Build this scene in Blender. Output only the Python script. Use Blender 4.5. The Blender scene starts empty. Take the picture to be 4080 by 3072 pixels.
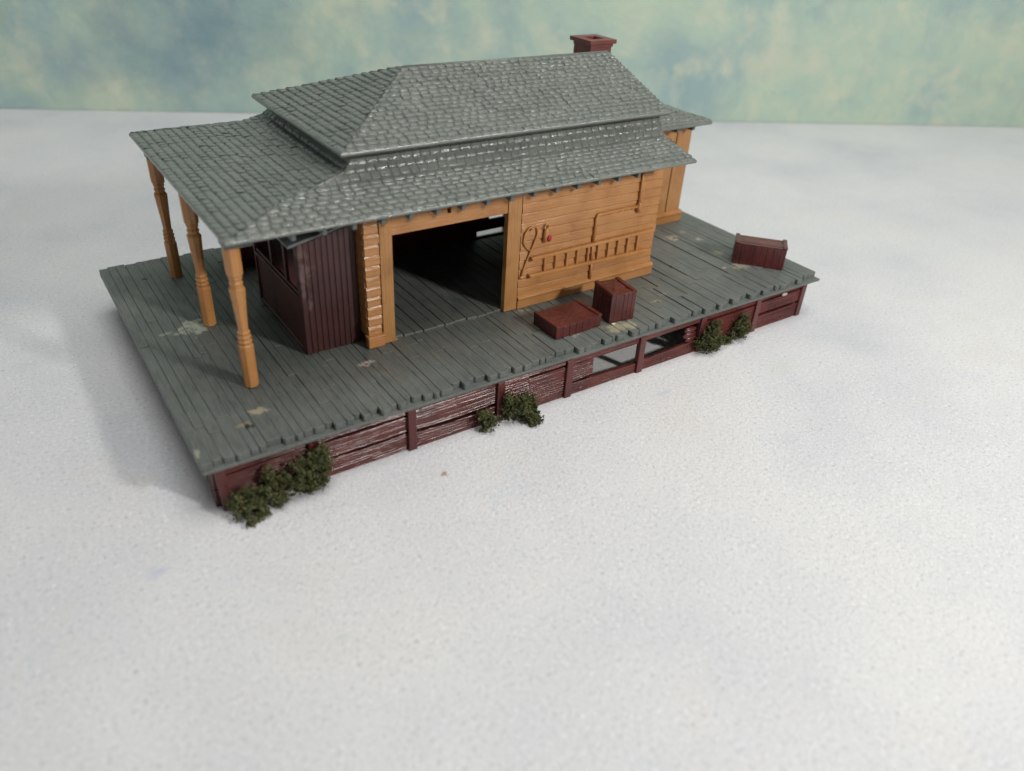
import bpy, bmesh, math, random
from mathutils import Vector, Matrix, noise
random.seed(7)
S = 0.01                      # every length below is in centimetres; the scene is in metres
scn = bpy.context.scene
col = scn.collection

# ------------------------------------------------------------------ camera
cam_d = bpy.data.cameras.new("Camera")
cam = bpy.data.objects.new("Camera", cam_d); col.objects.link(cam)
RIGHT = Vector((0.82907248, -0.55686993, 0.05034589))
UP = Vector((0.26824595, 0.47513192, 0.83802969))
FWD = Vector((0.49059447, 0.68128227, -0.54329691))
CAM = Vector((-2.47061419, -16.29076102, 14.10853608))
m = Matrix((RIGHT, UP, -FWD)).transposed().to_4x4()
m.translation = CAM * S
cam.matrix_world = m
cam_d.sensor_fit = 'HORIZONTAL'; cam_d.sensor_width = 36.0
cam_d.lens = 3088.5464 / 4080 * 36.0
cam_d.clip_start = 0.005; cam_d.clip_end = 20
cam_d.dof.use_dof = True
cam_d.dof.focus_distance = 26.3 * S
cam_d.dof.aperture_fstop = 10.5
scn.camera = cam

# ------------------------------------------------------------------ light
world = bpy.data.worlds.new("World"); scn.world = world; world.use_nodes = True
bg = world.node_tree.nodes["Background"]
bg.inputs[0].default_value = (0.93, 0.96, 1.0, 1); bg.inputs[1].default_value = 0.09

def area(name, loc, target, size, power, color, size_y=None):
    d = bpy.data.lights.new(name, 'AREA'); d.energy = power; d.color = color
    d.shape = 'RECTANGLE'; d.size = size * S; d.size_y = (size_y or size) * S
    o = bpy.data.objects.new(name, d); col.objects.link(o)
    o.location = Vector(loc) * S
    o.rotation_euler = (Vector(target) - Vector(loc)).to_track_quat('-Z', 'Y').to_euler()
    return o
area("key_lamp", (30.5, -48, 32), (11, 4, 2), 5.5, 2.5, (1.0, 0.975, 0.94))
area("ceiling_lamp", (20, -13, 115), (16, 2, 0), 80, 8.7, (1.0, 0.99, 0.98))
area("side_lamp", (-70, 30, 26), (6, 7, 2), 14, 0.7, (0.95, 0.97, 1.0))

scn.view_settings.view_transform = 'Standard'
scn.view_settings.look = 'None'
scn.view_settings.exposure = 0.11; scn.view_settings.gamma = 1.0
scn.view_settings.use_curve_mapping = False

# ------------------------------------------------------------------ node helpers
class NT:
    def __init__(s, name):
        s.mat = bpy.data.materials.new(name); s.mat.use_nodes = True
        s.t = s.mat.node_tree; s.n = s.t.nodes; s.l = s.t.links
        s.bsdf = s.n["Principled BSDF"]
        g = s.n.new("ShaderNodeNewGeometry")
        s.P = s.vm('SCALE', g.outputs["Position"], scale=100.0)
        s.Nrm = g.outputs["Normal"]
    def link(s, a, b): s.l.new(a, b)
    def setin(s, sock, v):
        if hasattr(v, "is_linked") or hasattr(v, "links"): s.l.new(v, sock)
        else: sock.default_value = v
    def vm(s, op, a, b=None, scale=None):
        n = s.n.new("ShaderNodeVectorMath"); n.operation = op
        s.setin(n.inputs[0], a)
        if b is not None: s.setin(n.inputs[1], b)
        if scale is not None: n.inputs["Scale"].default_value = scale
        return n.outputs["Value"] if op in ('LENGTH', 'DOT_PRODUCT', 'DISTANCE') else n.outputs["Vector"]
    def math(s, op, a, b=0.0, c=0.0, clamp=False):
        n = s.n.new("ShaderNodeMath"); n.operation = op; n.use_clamp = clamp
        s.setin(n.inputs[0], a); s.setin(n.inputs[1], b); s.setin(n.inputs[2], c)
        return n.outputs[0]
    def noise(s, scale, detail=3, rough=.55, vec=None, stretch=None, dist=0.0, out="Fac"):
        v = vec or s.P
        if stretch: v = s.vm('MULTIPLY', v, stretch)
        n = s.n.new("ShaderNodeTexNoise"); s.l.new(v, n.inputs["Vector"])
        n.inputs["Scale"].default_value = scale; n.inputs["Detail"].default_value = detail
        n.inputs["Roughness"].default_value = rough; n.inputs["Distortion"].default_value = dist
        return n.outputs[out]
    def ramp(s, fac, pts):
        n = s.n.new("ShaderNodeValToRGB"); s.l.new(fac, n.inputs[0])
        cr = n.color_ramp
        while len(cr.elements) > 1: cr.elements.remove(cr.elements[-1])
        for i, (p, c) in enumerate(pts):
            e = cr.elements[0] if i == 0 else cr.elements.new(p)
            e.position = p
            e.color = (c, c, c, 1) if isinstance(c, (int, float)) else (*c, 1)
        return n.outputs["Color"]
    def mix(s, fac, a, b, mode='MIX'):
        n = s.n.new("ShaderNodeMix"); n.data_type = 'RGBA'; n.blend_type = mode
        s.setin(n.inputs[0], fac)
        for k, v in ((6, a), (7, b)):
            if isinstance(v, tuple): n.inputs[k].default_value = (*v, 1)
            else: s.l.new(v, n.inputs[k])
        return n.outputs[2]
    def bump(s, h, strength=.3, dist=.01, normal=None):
        n = s.n.new("ShaderNodeBump"); s.l.new(h, n.inputs["Height"])
        n.inputs["Strength"].default_value = strength; n.inputs["Distance"].default_value = dist * S
        if normal is not None: s.l.new(normal, n.inputs["Normal"])
        return n.outputs["Normal"]
    def spot(s, c, r, sharp=.25, wob=.5, seed=0.0, nscale=3.0):
        # an irregular stain with its own outline: 1 inside, 0 outside (c, r in cm)
        d = s.vm('SUBTRACT', s.P, (c[0], c[1], c[2]))
        d = s.vm('DIVIDE', d, (r[0], r[1], r[2] if len(r) > 2 else 1.0))
        ln = s.vm('LENGTH', d)
        nz = s.noise(nscale, 4, .65, vec=s.vm('ADD', s.P, (seed, seed * 1.7, seed * .6)))
        ln = s.math('ADD', ln, s.math('MULTIPLY', s.math('SUBTRACT', nz, .5), wob * 2.2))
        return s.math('DIVIDE', s.math('SUBTRACT', 1.0, ln), sharp, clamp=True)
    def finish(s, color, rough=.45, normal=None, spec=.5, **kw):
        s.setin(s.bsdf.inputs["Base Color"], (*color, 1) if isinstance(color, tuple) else color)
        s.setin(s.bsdf.inputs["Roughness"], rough)
        s.bsdf.inputs["Specular IOR Level"].default_value = spec
        if normal is not None: s.l.new(normal, s.bsdf.inputs["Normal"])
        for k, v in kw.items(): s.bsdf.inputs[k.replace("_", " ")].default_value = v
        return s.mat

# ------------------------------------------------------------------ materials
def mat_table():
    k = NT("painted_board_white")
    big = k.noise(.10, 4, .6)
    c = k.ramp(big, [(.3, (.52, .535, .56)), (.45, (.605, .61, .62)), (.6, (.655, .655, .65)), (.75, (.635, .62, .60))])
    blue = k.noise(.33, 5, .6, vec=k.vm('ADD', k.P, (31., 7., 0.)))
    c = k.mix(k.ramp(blue, [(.60, 0.), (.80, .40)]), c, (.50, .56, .66))
    warm = k.noise(.25, 5, .62, vec=k.vm('ADD', k.P, (-13., 51., 0.)))
    c = k.mix(k.ramp(warm, [(.58, 0.), (.80, .45)]), c, (.70, .64, .56))
    gry = k.noise(.7, 5, .65, vec=k.vm('ADD', k.P, (5., -22., 0.)))
    c = k.mix(k.ramp(gry, [(.55, 0.), (.85, .45)]), c, (.55, .565, .58))
    grain = k.noise(8.5, 5, .78)
    c = k.mix(k.ramp(grain, [(.33, .75), (.455, 0.)]), c, (.34, .34, .36))
    c = k.mix(k.ramp(grain, [(.56, 0.), (.68, .75)]), c, (.88, .88, .88))
    fl = k.spot((6.05, -1.45, 0), (.11, .14), .8, 1.8, 2., 6.)
    c = k.mix(fl, c, (.36, .26, .19))
    for i, (p, r, cc) in enumerate([((-1.6, -1.2, 0), (.35, .2), (.34, .40, .58)), ((14.5, -1.5, 0), (.5, .12), (.45, .5, .62)),
                                    ((1.3, -5.2, 0), (.22, .16), (.46, .55, .5)), ((16.3, -5.4, 0), (.5, .3), (.52, .54, .58)),
                                    ((19.5, -2.4, 0), (.9, .5), (.56, .60, .54)), ((26., 6.6, 0), (1.6, .9), (.60, .65, .72))]):
        c = k.mix(k.math('MULTIPLY', k.spot(p, r, .8, .9, 3.1 * i, 2.), .5), c, cc)
    h1 = k.noise(11, 5, .7)
    h2 = k.noise(26, 3, .6)
    h = k.math('ADD', k.math('MULTIPLY', h1, 1.0), k.math('MULTIPLY', h2, .45))
    nrm = k.bump(h, 1.0, .034)
    return k.finish(c, .62, nrm, .35)

def mat_backdrop():
    k = NT("mottled_paint_green_blue")
    n1 = k.noise(.13, 5, .6, dist=.3)
    c = k.ramp(n1, [(.30, (.31, .43, .43)), (.42, (.36, .48, .45)), (.52, (.43, .55, .46)), (.62, (.47, .58, .46)), (.74, (.54, .60, .46))])
    n2 = k.noise(.36, 6, .62, vec=k.vm('ADD', k.P, (17., 3., 9.)), dist=.3)
    c = k.mix(k.ramp(n2, [(.50, 0.), (.68, .75)]), c, (.60, .62, .48))
    n3 = k.noise(.26, 5, .6, vec=k.vm('ADD', k.P, (-8., 40., 2.)), dist=.3)
    c = k.mix(k.ramp(n3, [(.54, 0.), (.72, .42)]), c, (.28, .39, .41))
    n4 = k.noise(.75, 7, .72, vec=k.vm('ADD', k.P, (70., -4., 12.)), dist=.5)
    c = k.mix(k.ramp(n4, [(.56, 0.), (.74, .55)]), c, (.36, .42, .36))
    n5 = k.noise(.62, 7, .74, vec=k.vm('ADD', k.P, (-30., 14., 22.)), dist=.4)
    c = k.mix(k.ramp(n5, [(.56, 0.), (.76, .6)]), c, (.62, .64, .50))
    # broad blue area, its paint darkened for the dimly lit left side; ochre marks there
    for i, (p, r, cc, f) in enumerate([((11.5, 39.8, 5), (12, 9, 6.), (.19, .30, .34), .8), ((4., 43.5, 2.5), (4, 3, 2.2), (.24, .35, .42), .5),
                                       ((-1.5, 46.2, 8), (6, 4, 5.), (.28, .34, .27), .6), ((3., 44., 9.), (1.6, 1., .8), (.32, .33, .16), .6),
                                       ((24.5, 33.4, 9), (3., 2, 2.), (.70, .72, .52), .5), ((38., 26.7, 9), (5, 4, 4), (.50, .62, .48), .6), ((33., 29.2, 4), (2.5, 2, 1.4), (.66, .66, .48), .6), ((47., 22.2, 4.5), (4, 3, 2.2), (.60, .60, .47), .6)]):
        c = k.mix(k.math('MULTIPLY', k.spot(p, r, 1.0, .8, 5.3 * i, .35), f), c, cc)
    h = k.noise(.8, 6, .65, dist=.6)
    return k.finish(c, .75, k.bump(h, .35, .25), .25)

def mat_plastic(name, base, dark, light, rough=.38, grain=(1, 1, 1), gscale=6, gstr=.35, gdist=.02, dust=0.0, sss=0.0, fine=.15):
    k = NT(name)
    n = k.noise(.9, 4, .6)
    c = k.ramp(n, [(.3, dark), (.5, base), (.72, light)])
    g = k.noise(gscale, 4, .6, stretch=grain, dist=.4)
    c = k.mix(k.ramp(g, [(.28, .28), (.48, 0.)]), c, dark)
    if dust:
        d = k.noise(2.2, 6, .75, vec=k.vm('ADD', k.P, (9., 4., 2.)))
        c = k.mix(k.math('MULTIPLY', k.ramp(d, [(.5, 0.), (.75, 1.)]), dust), c, (.30, .25, .16))
        sp = k.noise(19, 2, .5)
        c = k.mix(k.math('MULTIPLY', k.ramp(sp, [(.68, 0.), (.74, 1.)]), min(1, dust * 1.6)), c, (.48, .42, .28))
    f = k.noise(30, 3, .6)
    h = k.math('ADD', g, k.math('MULTIPLY', f, fine))
    rv = k.math('ADD', k.math('MULTIPLY', k.noise(1.7, 4, .6), .25), rough - .12)
    kw = {}
    m_ = k.finish(c, rv, k.bump(h, gstr, gdist), .5)
    if sss:
        b = k.bsdf.inputs
        b["Subsurface Weight"].default_value = sss
        b["Subsurface Radius"].default_value = (1.0, .45, .2)
        b["Subsurface Scale"].default_value = .12 * S
    return m_

def mat_deck():
    k = NT("grey_plastic_planking")
    n = k.noise(.7, 4, .6)
    c = k.ramp(n, [(.3, (.090, .102, .095)), (.5, (.110, .122, .112)), (.72, (.130, .142, .129))])
    g = k.noise(4.0, 5, .65, stretch=(5.5, .40, 1.), dist=.4)
    c = k.mix(k.ramp(g, [(.30, .75), (.50, 0.)]), c, (.050, .056, .053))
    c = k.mix(k.ramp(g, [(.54, 0.), (.74, .55)]), c, (.185, .190, .170))
    # brown dust that has collected on the boards near the building front
    d = k.noise(1.1, 6, .72, stretch=(1.6, .6, 1.))
    loc = k.math('ADD', k.spot((7.5, 2.6, 1.72), (6.5, 2.2, 9), 1., .7, 1., .6), k.spot((16, 1.9, 1.72), (5, 2.2, 9), 1., .7, 4., .6), clamp=True)
    dm = k.math('MULTIPLY', k.ramp(d, [(.42, 0.), (.70, .75)]), k.math('ADD', k.math('MULTIPLY', loc, .45), .10))
    c = k.mix(dm, c, (.20, .165, .105))
    sp = k.noise(21, 2, .5)
    c = k.mix(k.math('MULTIPLY', k.ramp(sp, [(.66, 0.), (.73, .8)]), k.math('ADD', k.math('MULTIPLY', loc, .5), .35)), c, (.36, .32, .22))
    # dried glue
    for i, (p, r, cc, a) in enumerate([
        ((1.80, 7.12), (.55, .62), (.36, .38, .30), .95), ((1.20, 6.88), (.2, .10), (.27, .29, .23), .85), ((.86, 7.05), (.26, .12), (.24, .26, .21), .8),
        ((1.96, 1.59), (.34, .24), (.34, .29, .20), .85), ((1.44, 1.16), (.22, .17), (.24, .20, .13), .8), ((.05, .50), (.10, .22), (.30, .30, .22), .7),
        ((5.61, 2.44), (.30, .17), (.42, .37, .29), .95),
        ((13.95, .52), (.65, .42), (.33, .30, .19), .75), ((12.2, .75), (.30, .14), (.40, .38, .28), .6), ((14.35, .45), (.3, .3), (.33, .30, .20), .7),
        ((11.69, 3.02), (.36, .14), (.30, .29, .20), .7),
        ((21.2, 5.5), (.40, .32), (.33, .28, .21), .85), ((22.16, 4.9), (.22, .20), (.35, .30, .23), .8), ((22.08, 5.75), (.25, .2), (.30, .27, .20), .7),
        ((21.75, 3.45), (.4, .3), (.27, .25, .18), .6), ((21.7, 2.05), (.75, .35), (.30, .28, .21), .75), ((16.4, 1.32), (.24, .15), (.32, .28, .17), .8),
        ((17.0, 1.62), (.20, .12), (.28, .26, .17), .6), ((20.9, 2.2), (.14, .1), (.36, .33, .22), .8)]):
        c = k.mix(k.math('MULTIPLY', k.spot((p[0], p[1], 1.74), (r[0] * .9, r[1] * .9, 2.), .5, 1.5, 2.7 * i, 4.2), a), c, cc)
    for i, (p, r) in enumerate([((1.50, 1.06), (.09, .14)), ((1.62, 1.0), (.05, .10)), ((16.45, 1.28), (.06, .10)), ((1.2, 11.35), (.14, .12)), ((21.25, 5.45), (.10, .07)), ((19.0, 3.3), (.07, .07))]):
        c = k.mix(k.spot((p[0], p[1], 1.74), (r[0], r[1], 2.), .4, .5, 1.3 * i + 40, 5.), c, (.022, .022, .022))
    c = k.mix(k.spot((5.55, 2.42, 1.74), (.07, .06, 2.), .4, .6, 77., 6.), c, (.22, .06, .05))
    f = k.noise(24, 3, .6)
    h = k.math('ADD', g, k.math('MULTIPLY', f, .25))
    rv = k.math('ADD', k.math('MULTIPLY', k.noise(2.3, 4, .6), .25), .36)
    return k.finish(c, rv, k.bump(h, .6, .035), .45)

M = {}
M['table'] = mat_table()
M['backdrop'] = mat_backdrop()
M['deck'] = mat_deck()
M['roof'] = mat_plastic("grey_green_plastic_shingle", (.146, .162, .144), (.126, .141, .126), (.168, .181, .160), .13, (4.2, 1.5, .5), 4, .7, .028, dust=.12)
M['trim'] = mat_plastic("grey_green_plastic_trim", (.105, .125, .120), (.09, .105, .10), (.12, .138, .13), .40, (1, 1, 1), 6, .2, .012)
M['tanH'] = mat_plastic("tan_plastic_boards", (.42, .195, .066), (.34, .148, .047), (.47, .23, .085), .18, (.40, 3., 11.), 2.4, .7, .03, sss=.06)
M['tanV'] = mat_plastic("tan_plastic_upright", (.42, .205, .070), (.30, .13, .040), (.47, .235, .085), .40, (8., 3., .35), 2.6, .8, .04, sss=.08)
M['tan'] = mat_plastic("tan_plastic_smooth", (.46, .21, .068), (.40, .17, .052), (.50, .24, .082), .26, (1, 1, 1), 5, .12, .01, sss=.15)
M['maroonH'] = mat_plastic("maroon_plastic_boards", (.092, .0205, .0165), (.050, .011, .009), (.122, .029, .023), .24, (.22, 3., 9.0), 3.0, .45, .025, sss=.03)
M['maroonV'] = mat_plastic("maroon_plastic_upright", (.086, .017, .0155), (.052, .010, .010), (.115, .024, .021), .26, (6., 6., .5), 3.2, .55, .03)
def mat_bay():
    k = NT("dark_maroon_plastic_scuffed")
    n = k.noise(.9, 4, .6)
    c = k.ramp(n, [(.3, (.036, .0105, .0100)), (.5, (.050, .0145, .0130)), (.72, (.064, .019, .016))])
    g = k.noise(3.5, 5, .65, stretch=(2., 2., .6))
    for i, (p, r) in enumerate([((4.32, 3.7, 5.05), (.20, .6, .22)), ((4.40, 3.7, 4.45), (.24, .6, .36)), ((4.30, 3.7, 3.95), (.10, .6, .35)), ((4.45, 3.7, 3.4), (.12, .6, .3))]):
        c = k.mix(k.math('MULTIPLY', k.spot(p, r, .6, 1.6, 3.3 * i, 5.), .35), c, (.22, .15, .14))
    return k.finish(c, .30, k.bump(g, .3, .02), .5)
M['bay'] = mat_bay()
M['maroon'] = mat_plastic("maroon_plastic_smooth", (.088, .0205, .016), (.060, .013, .010), (.125, .033, .026), .22, (2.5, 2.5, 2.5), 5, .40, .025)
M['chimney'] = mat_plastic("maroon_plastic_chimney", (.155, .038, .032), (.115, .027, .023), (.20, .055, .046), .40, (2, 2, 2), 4, .25, .02)
k = NT("pink_red_paint"); M['redpaint'] = k.finish((.42, .012, .03), .18, None, .6)
k = NT("shadowed_void"); M['dark'] = k.finish((.02, .018, .018), .6)
k = NT("ground_foam_foliage")
fn = k.noise(2.6, 4, .6); fn2 = k.noise(9., 3, .6)
fc = k.ramp(fn, [(.30, (.045, .056, .024)), (.48, (.078, .084, .034)), (.66, (.135, .130, .048)), (.8, (.24, .20, .065))])
fc = k.mix(k.ramp(fn2, [(.35, .6), (.6, 0.)]), fc, (.022, .034, .012))
M['foam'] = k.finish(fc, .85, None, .2)
k = NT("dried_glue"); M['glue'] = k.finish(k.ramp(k.noise(4, 4, .6), [(.3, (.40, .38, .30)), (.7, (.62, .60, .52))]), .3, None, .5)

# ------------------------------------------------------------------ mesh helpers
class MB:
    def __init__(s, tf=None):
        s.v = []; s.f = []; s.mi = []; s.tf = tf; s.cur = 0
    def add(s, vs, fs):
        b = len(s.v)
        for p in vs:
            s.v.append(s.tf(p) if s.tf else tuple(p))
        for f in fs:
            s.f.append(tuple(b + i for i in f)); s.mi.append(s.cur)
    def box(s, x0, x1, y0, y1, z0, z1):
        s.add([(x0, y0, z0), (x1, y0, z0), (x1, y1, z0), (x0, y1, z0), (x0, y0, z1), (x1, y0, z1), (x1, y1, z1), (x0, y1, z1)],
              [(0, 3, 2, 1), (4, 5, 6, 7), (0, 1, 5, 4), (1, 2, 6, 5), (2, 3, 7, 6), (3, 0, 4, 7)])
    def hexa(s, p):           # 8 free corners, ordered like box
        s.add(p, [(0, 3, 2, 1), (4, 5, 6, 7), (0, 1, 5, 4), (1, 2, 6, 5), (2, 3, 7, 6), (3, 0, 4, 7)])
    def prism_x(s, prof, x0, x1, dx=0):      # prof: list of (y,z)
        n = len(prof)
        s.add([(x0, y, z) for y, z in prof] + [(x1, y, z) for y, z in prof],
              [tuple(range(n - 1, -1, -1)), tuple(range(n, 2 * n))] + [(i, (i + 1) % n, n + (i + 1) % n, n + i) for i in range(n)])
    def prism_y(s, prof, y0, y1):            # prof: list of (x,z)
        n = len(prof)
        s.add([(x, y0, z) for x, z in prof] + [(x, y1, z) for x, z in prof],
              [tuple(range(n)), tuple(range(2 * n - 1, n - 1, -1))] + [(i, n + i, n + (i + 1) % n, (i + 1) % n) for i in range(n)])
    def tube(s, path, r, seg=8):
        rings = []
        P = [Vector(p) for p in path]
        for i, p in enumerate(P):
            t = (P[min(i + 1, len(P) - 1)] - P[max(i - 1, 0)]).normalized()
            a = t.cross(Vector((0, 1, 0.001)))
            if a.length < .05: a = t.cross(Vector((1, 0, 0)))
            a.normalize(); b = t.cross(a).normalized()
            rr = r[i] if isinstance(r, (list, tuple)) else r
            rings.append([tuple(p + rr * (math.cos(2 * math.pi * q / seg) * a + math.sin(2 * math.pi * q / seg) * b)) for q in range(seg)])
        vs = [v for ring in rings for v in ring]
        fs = []
        for i in range(len(P) - 1):
            for q in range(seg):
                fs.append((i * seg + q, i * seg + (q + 1) % seg, (i + 1) * seg + (q + 1) % seg, (i + 1) * seg + q))
        fs.append(tuple(range(seg - 1, -1, -1))); fs.append(tuple((len(P) - 1) * seg + q for q in range(seg)))
        s.add(vs, fs)
    def lathe(s, cx, cy, prof, seg=8, a0=0.0, sq=None):  # prof: list of (r,z)
        vs = []
        for r, z in prof:
            for q in range(seg):
                a = a0 + 2 * math.pi * q / seg
                vs.append((cx + r * math.cos(a), cy + r * math.sin(a), z))
        fs = []
        for i in range(len(prof) - 1):
            for q in range(seg):
                fs.append((i * seg + q, i * seg + (q + 1) % seg, (i + 1) * seg + (q + 1) % seg, (i + 1) * seg + q))
        fs.append(tuple(range(seg - 1, -1, -1))); fs.append(tuple((len(prof) - 1) * seg + q for q in range(seg)))
        s.add(vs, fs)
    def board(s, x0, x1, y0, y1, zb, zt, n=10, wob=.0, seed=0, endL=0.0, endR=0.0):
        """horizontal board whose bottom / top edges are curves zb(t), zt(t), slightly uneven"""
        rnd = random.Random(seed)
        n = max(n, int(abs(x1 - x0) / .14)); hmid = zt(.5) - zb(.5)
        R_ = max(2, int(hmid / .085))
        ph = [rnd.uniform(0, 6.28) for _ in range(R_ + 1)]; fr = [rnd.uniform(.6, 1.8) for _ in range(R_ + 1)]; am = [rnd.uniform(.000, .010) for _ in range(R_ + 1)]
        vs = []; K = 2 * R_ + 5; we = [rnd.uniform(-wob, wob) for _ in range(n + 1)]; we2 = [rnd.uniform(-wob, wob) for _ in range(n + 1)]
        for i in range(n + 1):
            t = i / n; x = x0 + (x1 - x0) * t
            b_, t_ = zb(t) + we[i], zt(t) + we2[i]
            xo = (rnd.uniform(-1, 1) * endL if i == 0 else 0) + (rnd.uniform(-1, 1) * endR if i == n else 0)
            row = [(x + xo, y0 + .03, b_)]
            for q in range(R_ + 1):
                f = q / R_; w_ = .012 * math.sin(fr[q] * x * 1.2 + ph[q]) * (0 if q in (0, R_) else 1)
                zz = b_ + .025 + (t_ - b_ - .05) * f + w_ * .5
                row.append((x, y0 + .004 + (.5 + .5 * math.sin(fr[q] * x + ph[q])) * am[q], zz))
                if q < R_: row.append((x, y0 + .024, zz + (t_ - b_ - .05) / R_ * .40))
            row += [(x + xo, y0 + .03, t_), (x + xo, y1, t_), (x + xo, y1, b_)]
            vs += row
        fs = []
        K = len(vs) // (n + 1)
        for i in range(n):
            for q in range(K):
                a = i * K + q; b2 = i * K + (q + 1) % K
                fs.append((a, a + K, b2 + K, b2))
        fs.append(tuple(range(K))); fs.append(tuple(n * K + q for q in range(K - 1, -1, -1)))
        s.add(vs, fs)
    def build(s, name, mats, parent=None, root=(0, 0, 0), bevel=0, smooth=False, seg=2, recalc=True, angle=35, sharp=None):
        me = bpy.data.meshes.new(name)
        me.from_pydata([((x - root[0]) * S, (y - root[1]) * S, (z - root[2]) * S) for x, y, z in s.v], [], s.f)
        if not isinstance(mats, (list, tuple)): mats = [mats]
        for mm in mats: me.materials.append(mm)
        for p, i in zip(me.polygons, s.mi): p.material_index = i
        if recalc:
            bm = bmesh.new(); bm.from_mesh(me); bmesh.ops.recalc_face_normals(bm, faces=bm.faces); bm.to_mesh(me); bm.free()
        if smooth:
            for p in me.polygons: p.use_smooth = True
            if sharp: me.set_sharp_from_angle(angle=math.radians(sharp))
        me.update()
        o = bpy.data.objects.new(name, me); col.objects.link(o)
        if parent is not None: o.parent = parent
        else: o.location = Vector(root) * S
        if bevel:
            md = o.modifiers.new("Bevel", 'BEVEL'); md.width = bevel * S; md.segments = seg
            md.limit_method = 'ANGLE'; md.angle_limit = math.radians(angle)
        return o

def thing(name, label, cat, root, group=None):
    o = bpy.data.objects.new(name, None); col.objects.link(o)
    o.location = Vector(root) * S; o.empty_display_size = .01
    o["label"] = label; o["category"] = cat
    if group: o["group"] = group
    return o
def tag(o, label, cat, group=None):
    o["label"] = label; o["category"] = cat
    if group: o["group"] = group
    return o

# ------------------------------------------------------------------ setting
b = MB(); b.box(-60, 90, -60, 70, -1.2, 0)
o = b.build("tabletop", M['table']); o["kind"] = "structure"
# backdrop board: stands upright on the table behind the model
A0 = Vector((-.497, 45.726, 0)); dirn = Vector((66.442 + .497, 12.543 - 45.726, 0)).normalized(); nrm = Vector((-dirn.y, dirn.x, 0))
if nrm.y < 0: nrm = -nrm
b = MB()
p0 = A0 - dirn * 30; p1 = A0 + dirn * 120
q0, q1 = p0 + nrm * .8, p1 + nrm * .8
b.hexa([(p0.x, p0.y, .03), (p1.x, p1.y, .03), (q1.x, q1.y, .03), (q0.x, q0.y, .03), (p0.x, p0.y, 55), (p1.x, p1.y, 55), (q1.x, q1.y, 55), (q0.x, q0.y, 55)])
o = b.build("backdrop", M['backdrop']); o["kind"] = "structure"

# ------------------------------------------------------------------ platform
H = 1.72; L = 24.0; D = 13.0
PR = (12.0, 6.5, 0.0)
plat = thing("platform", "raised station platform with grey plank deck on maroon board skirting", "platform", PR)

# deck: a thin plate with planks moulded on it
b = MB()
b.box(0.0, 13.4, -.06, D + .02, 1.42, 1.51); b.box(13.4, 17.4, -.06, 9.22, 1.42, 1.51); b.box(17.4, L, -.06, D + .02, 1.42, 1.51)
b.box(.05, L - .05, .26, 9.2, 1.52, 1.688); b.box(.05, 13.35, 9.2, D - .2, 1.52, 1.688)
xs = [0.0]
while xs[-1] < L - .3:
    xs.append(xs[-1] + random.choice([.22, .26, .28, .32, .34, .38, .42]))
xs[-1] = L
for i in range(len(xs) - 1):
    x0, x1 = xs[i], xs[i + 1]
    gap = .008
    y = random.choice([-.04, -.02, .0, .04, .08, .12, .16]) if i else .0
    yend = D + random.choice([-.12, -.05, 0, .02, .05])
    if 13.3 < x0 < 17.4: yend = 9.2
    cuts = []
    yy = y + random.uniform(.8, 3.0)
    while yy < yend - 1.2:
        cuts.append(yy); yy += random.uniform(3.0, 8.0)
    ends = [y] + cuts + [yend]
    sk = random.uniform(-.03, .03)
    for j in range(len(ends) - 1):
        a, c = ends[j] + (.004 if j else 0), ends[j + 1] - .004
        zt = H + random.uniform(-.022, .010 if j == 0 else .018)
        zt2 = zt + random.uniform(-.015, .015)
        inside = (6.2 < (x0 + x1) / 2 < 17.5)
        e0 = random.uniform(-.02, .02); e1 = random.uniform(-.02, .02)
        if i == 0: e0 = e1 = 0
        xa, xb = x0 + gap / 2, x1 - gap / 2
        if j == 0 and i:
            r_ = random.uniform(.025, .06)
            pl = [(xa, a + r_ + e0), (xa + r_, a + e0), (xb - r_, a + e1), (xb, a + r_ + e1), (xb, c), (xa, c)]
        else:
            pl = [(xa, a + e0), (xb, a + e1), (xb, c), (xa, c)]
        n_ = len(pl)
        b.add([(p_[0], p_[1], 1.49) for p_ in pl] + [(p_[0], p_[1], zt if p_[1] < c - .01 else zt2) for p_ in pl],
              [tuple(range(n_ - 1, -1, -1)), tuple(range(n_, 2 * n_))] + [(q_, (q_ + 1) % n_, n_ + (q_ + 1) % n_, n_ + q_) for q_ in range(n_)])
deck = b.build("deck", M['deck'], plat, PR, bevel=.014, seg=2)
# floor boards inside the freight room, a hair higher than the deck
b = MB()
x = 6.95
while x < 17.5:
    w = random.choice([.34, .38, .42, .46]); x1 = min(x + w, 17.55)
    zt = H + .06 + random.uniform(-.012, .012)
    b.box(x + .008, x1 - .008, 3.36 + random.uniform(-.03, .03), 9.04, 1.60, zt)
    x = x1
b.build("floor_boards", M['deck'], plat, PR, bevel=.025)

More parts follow.
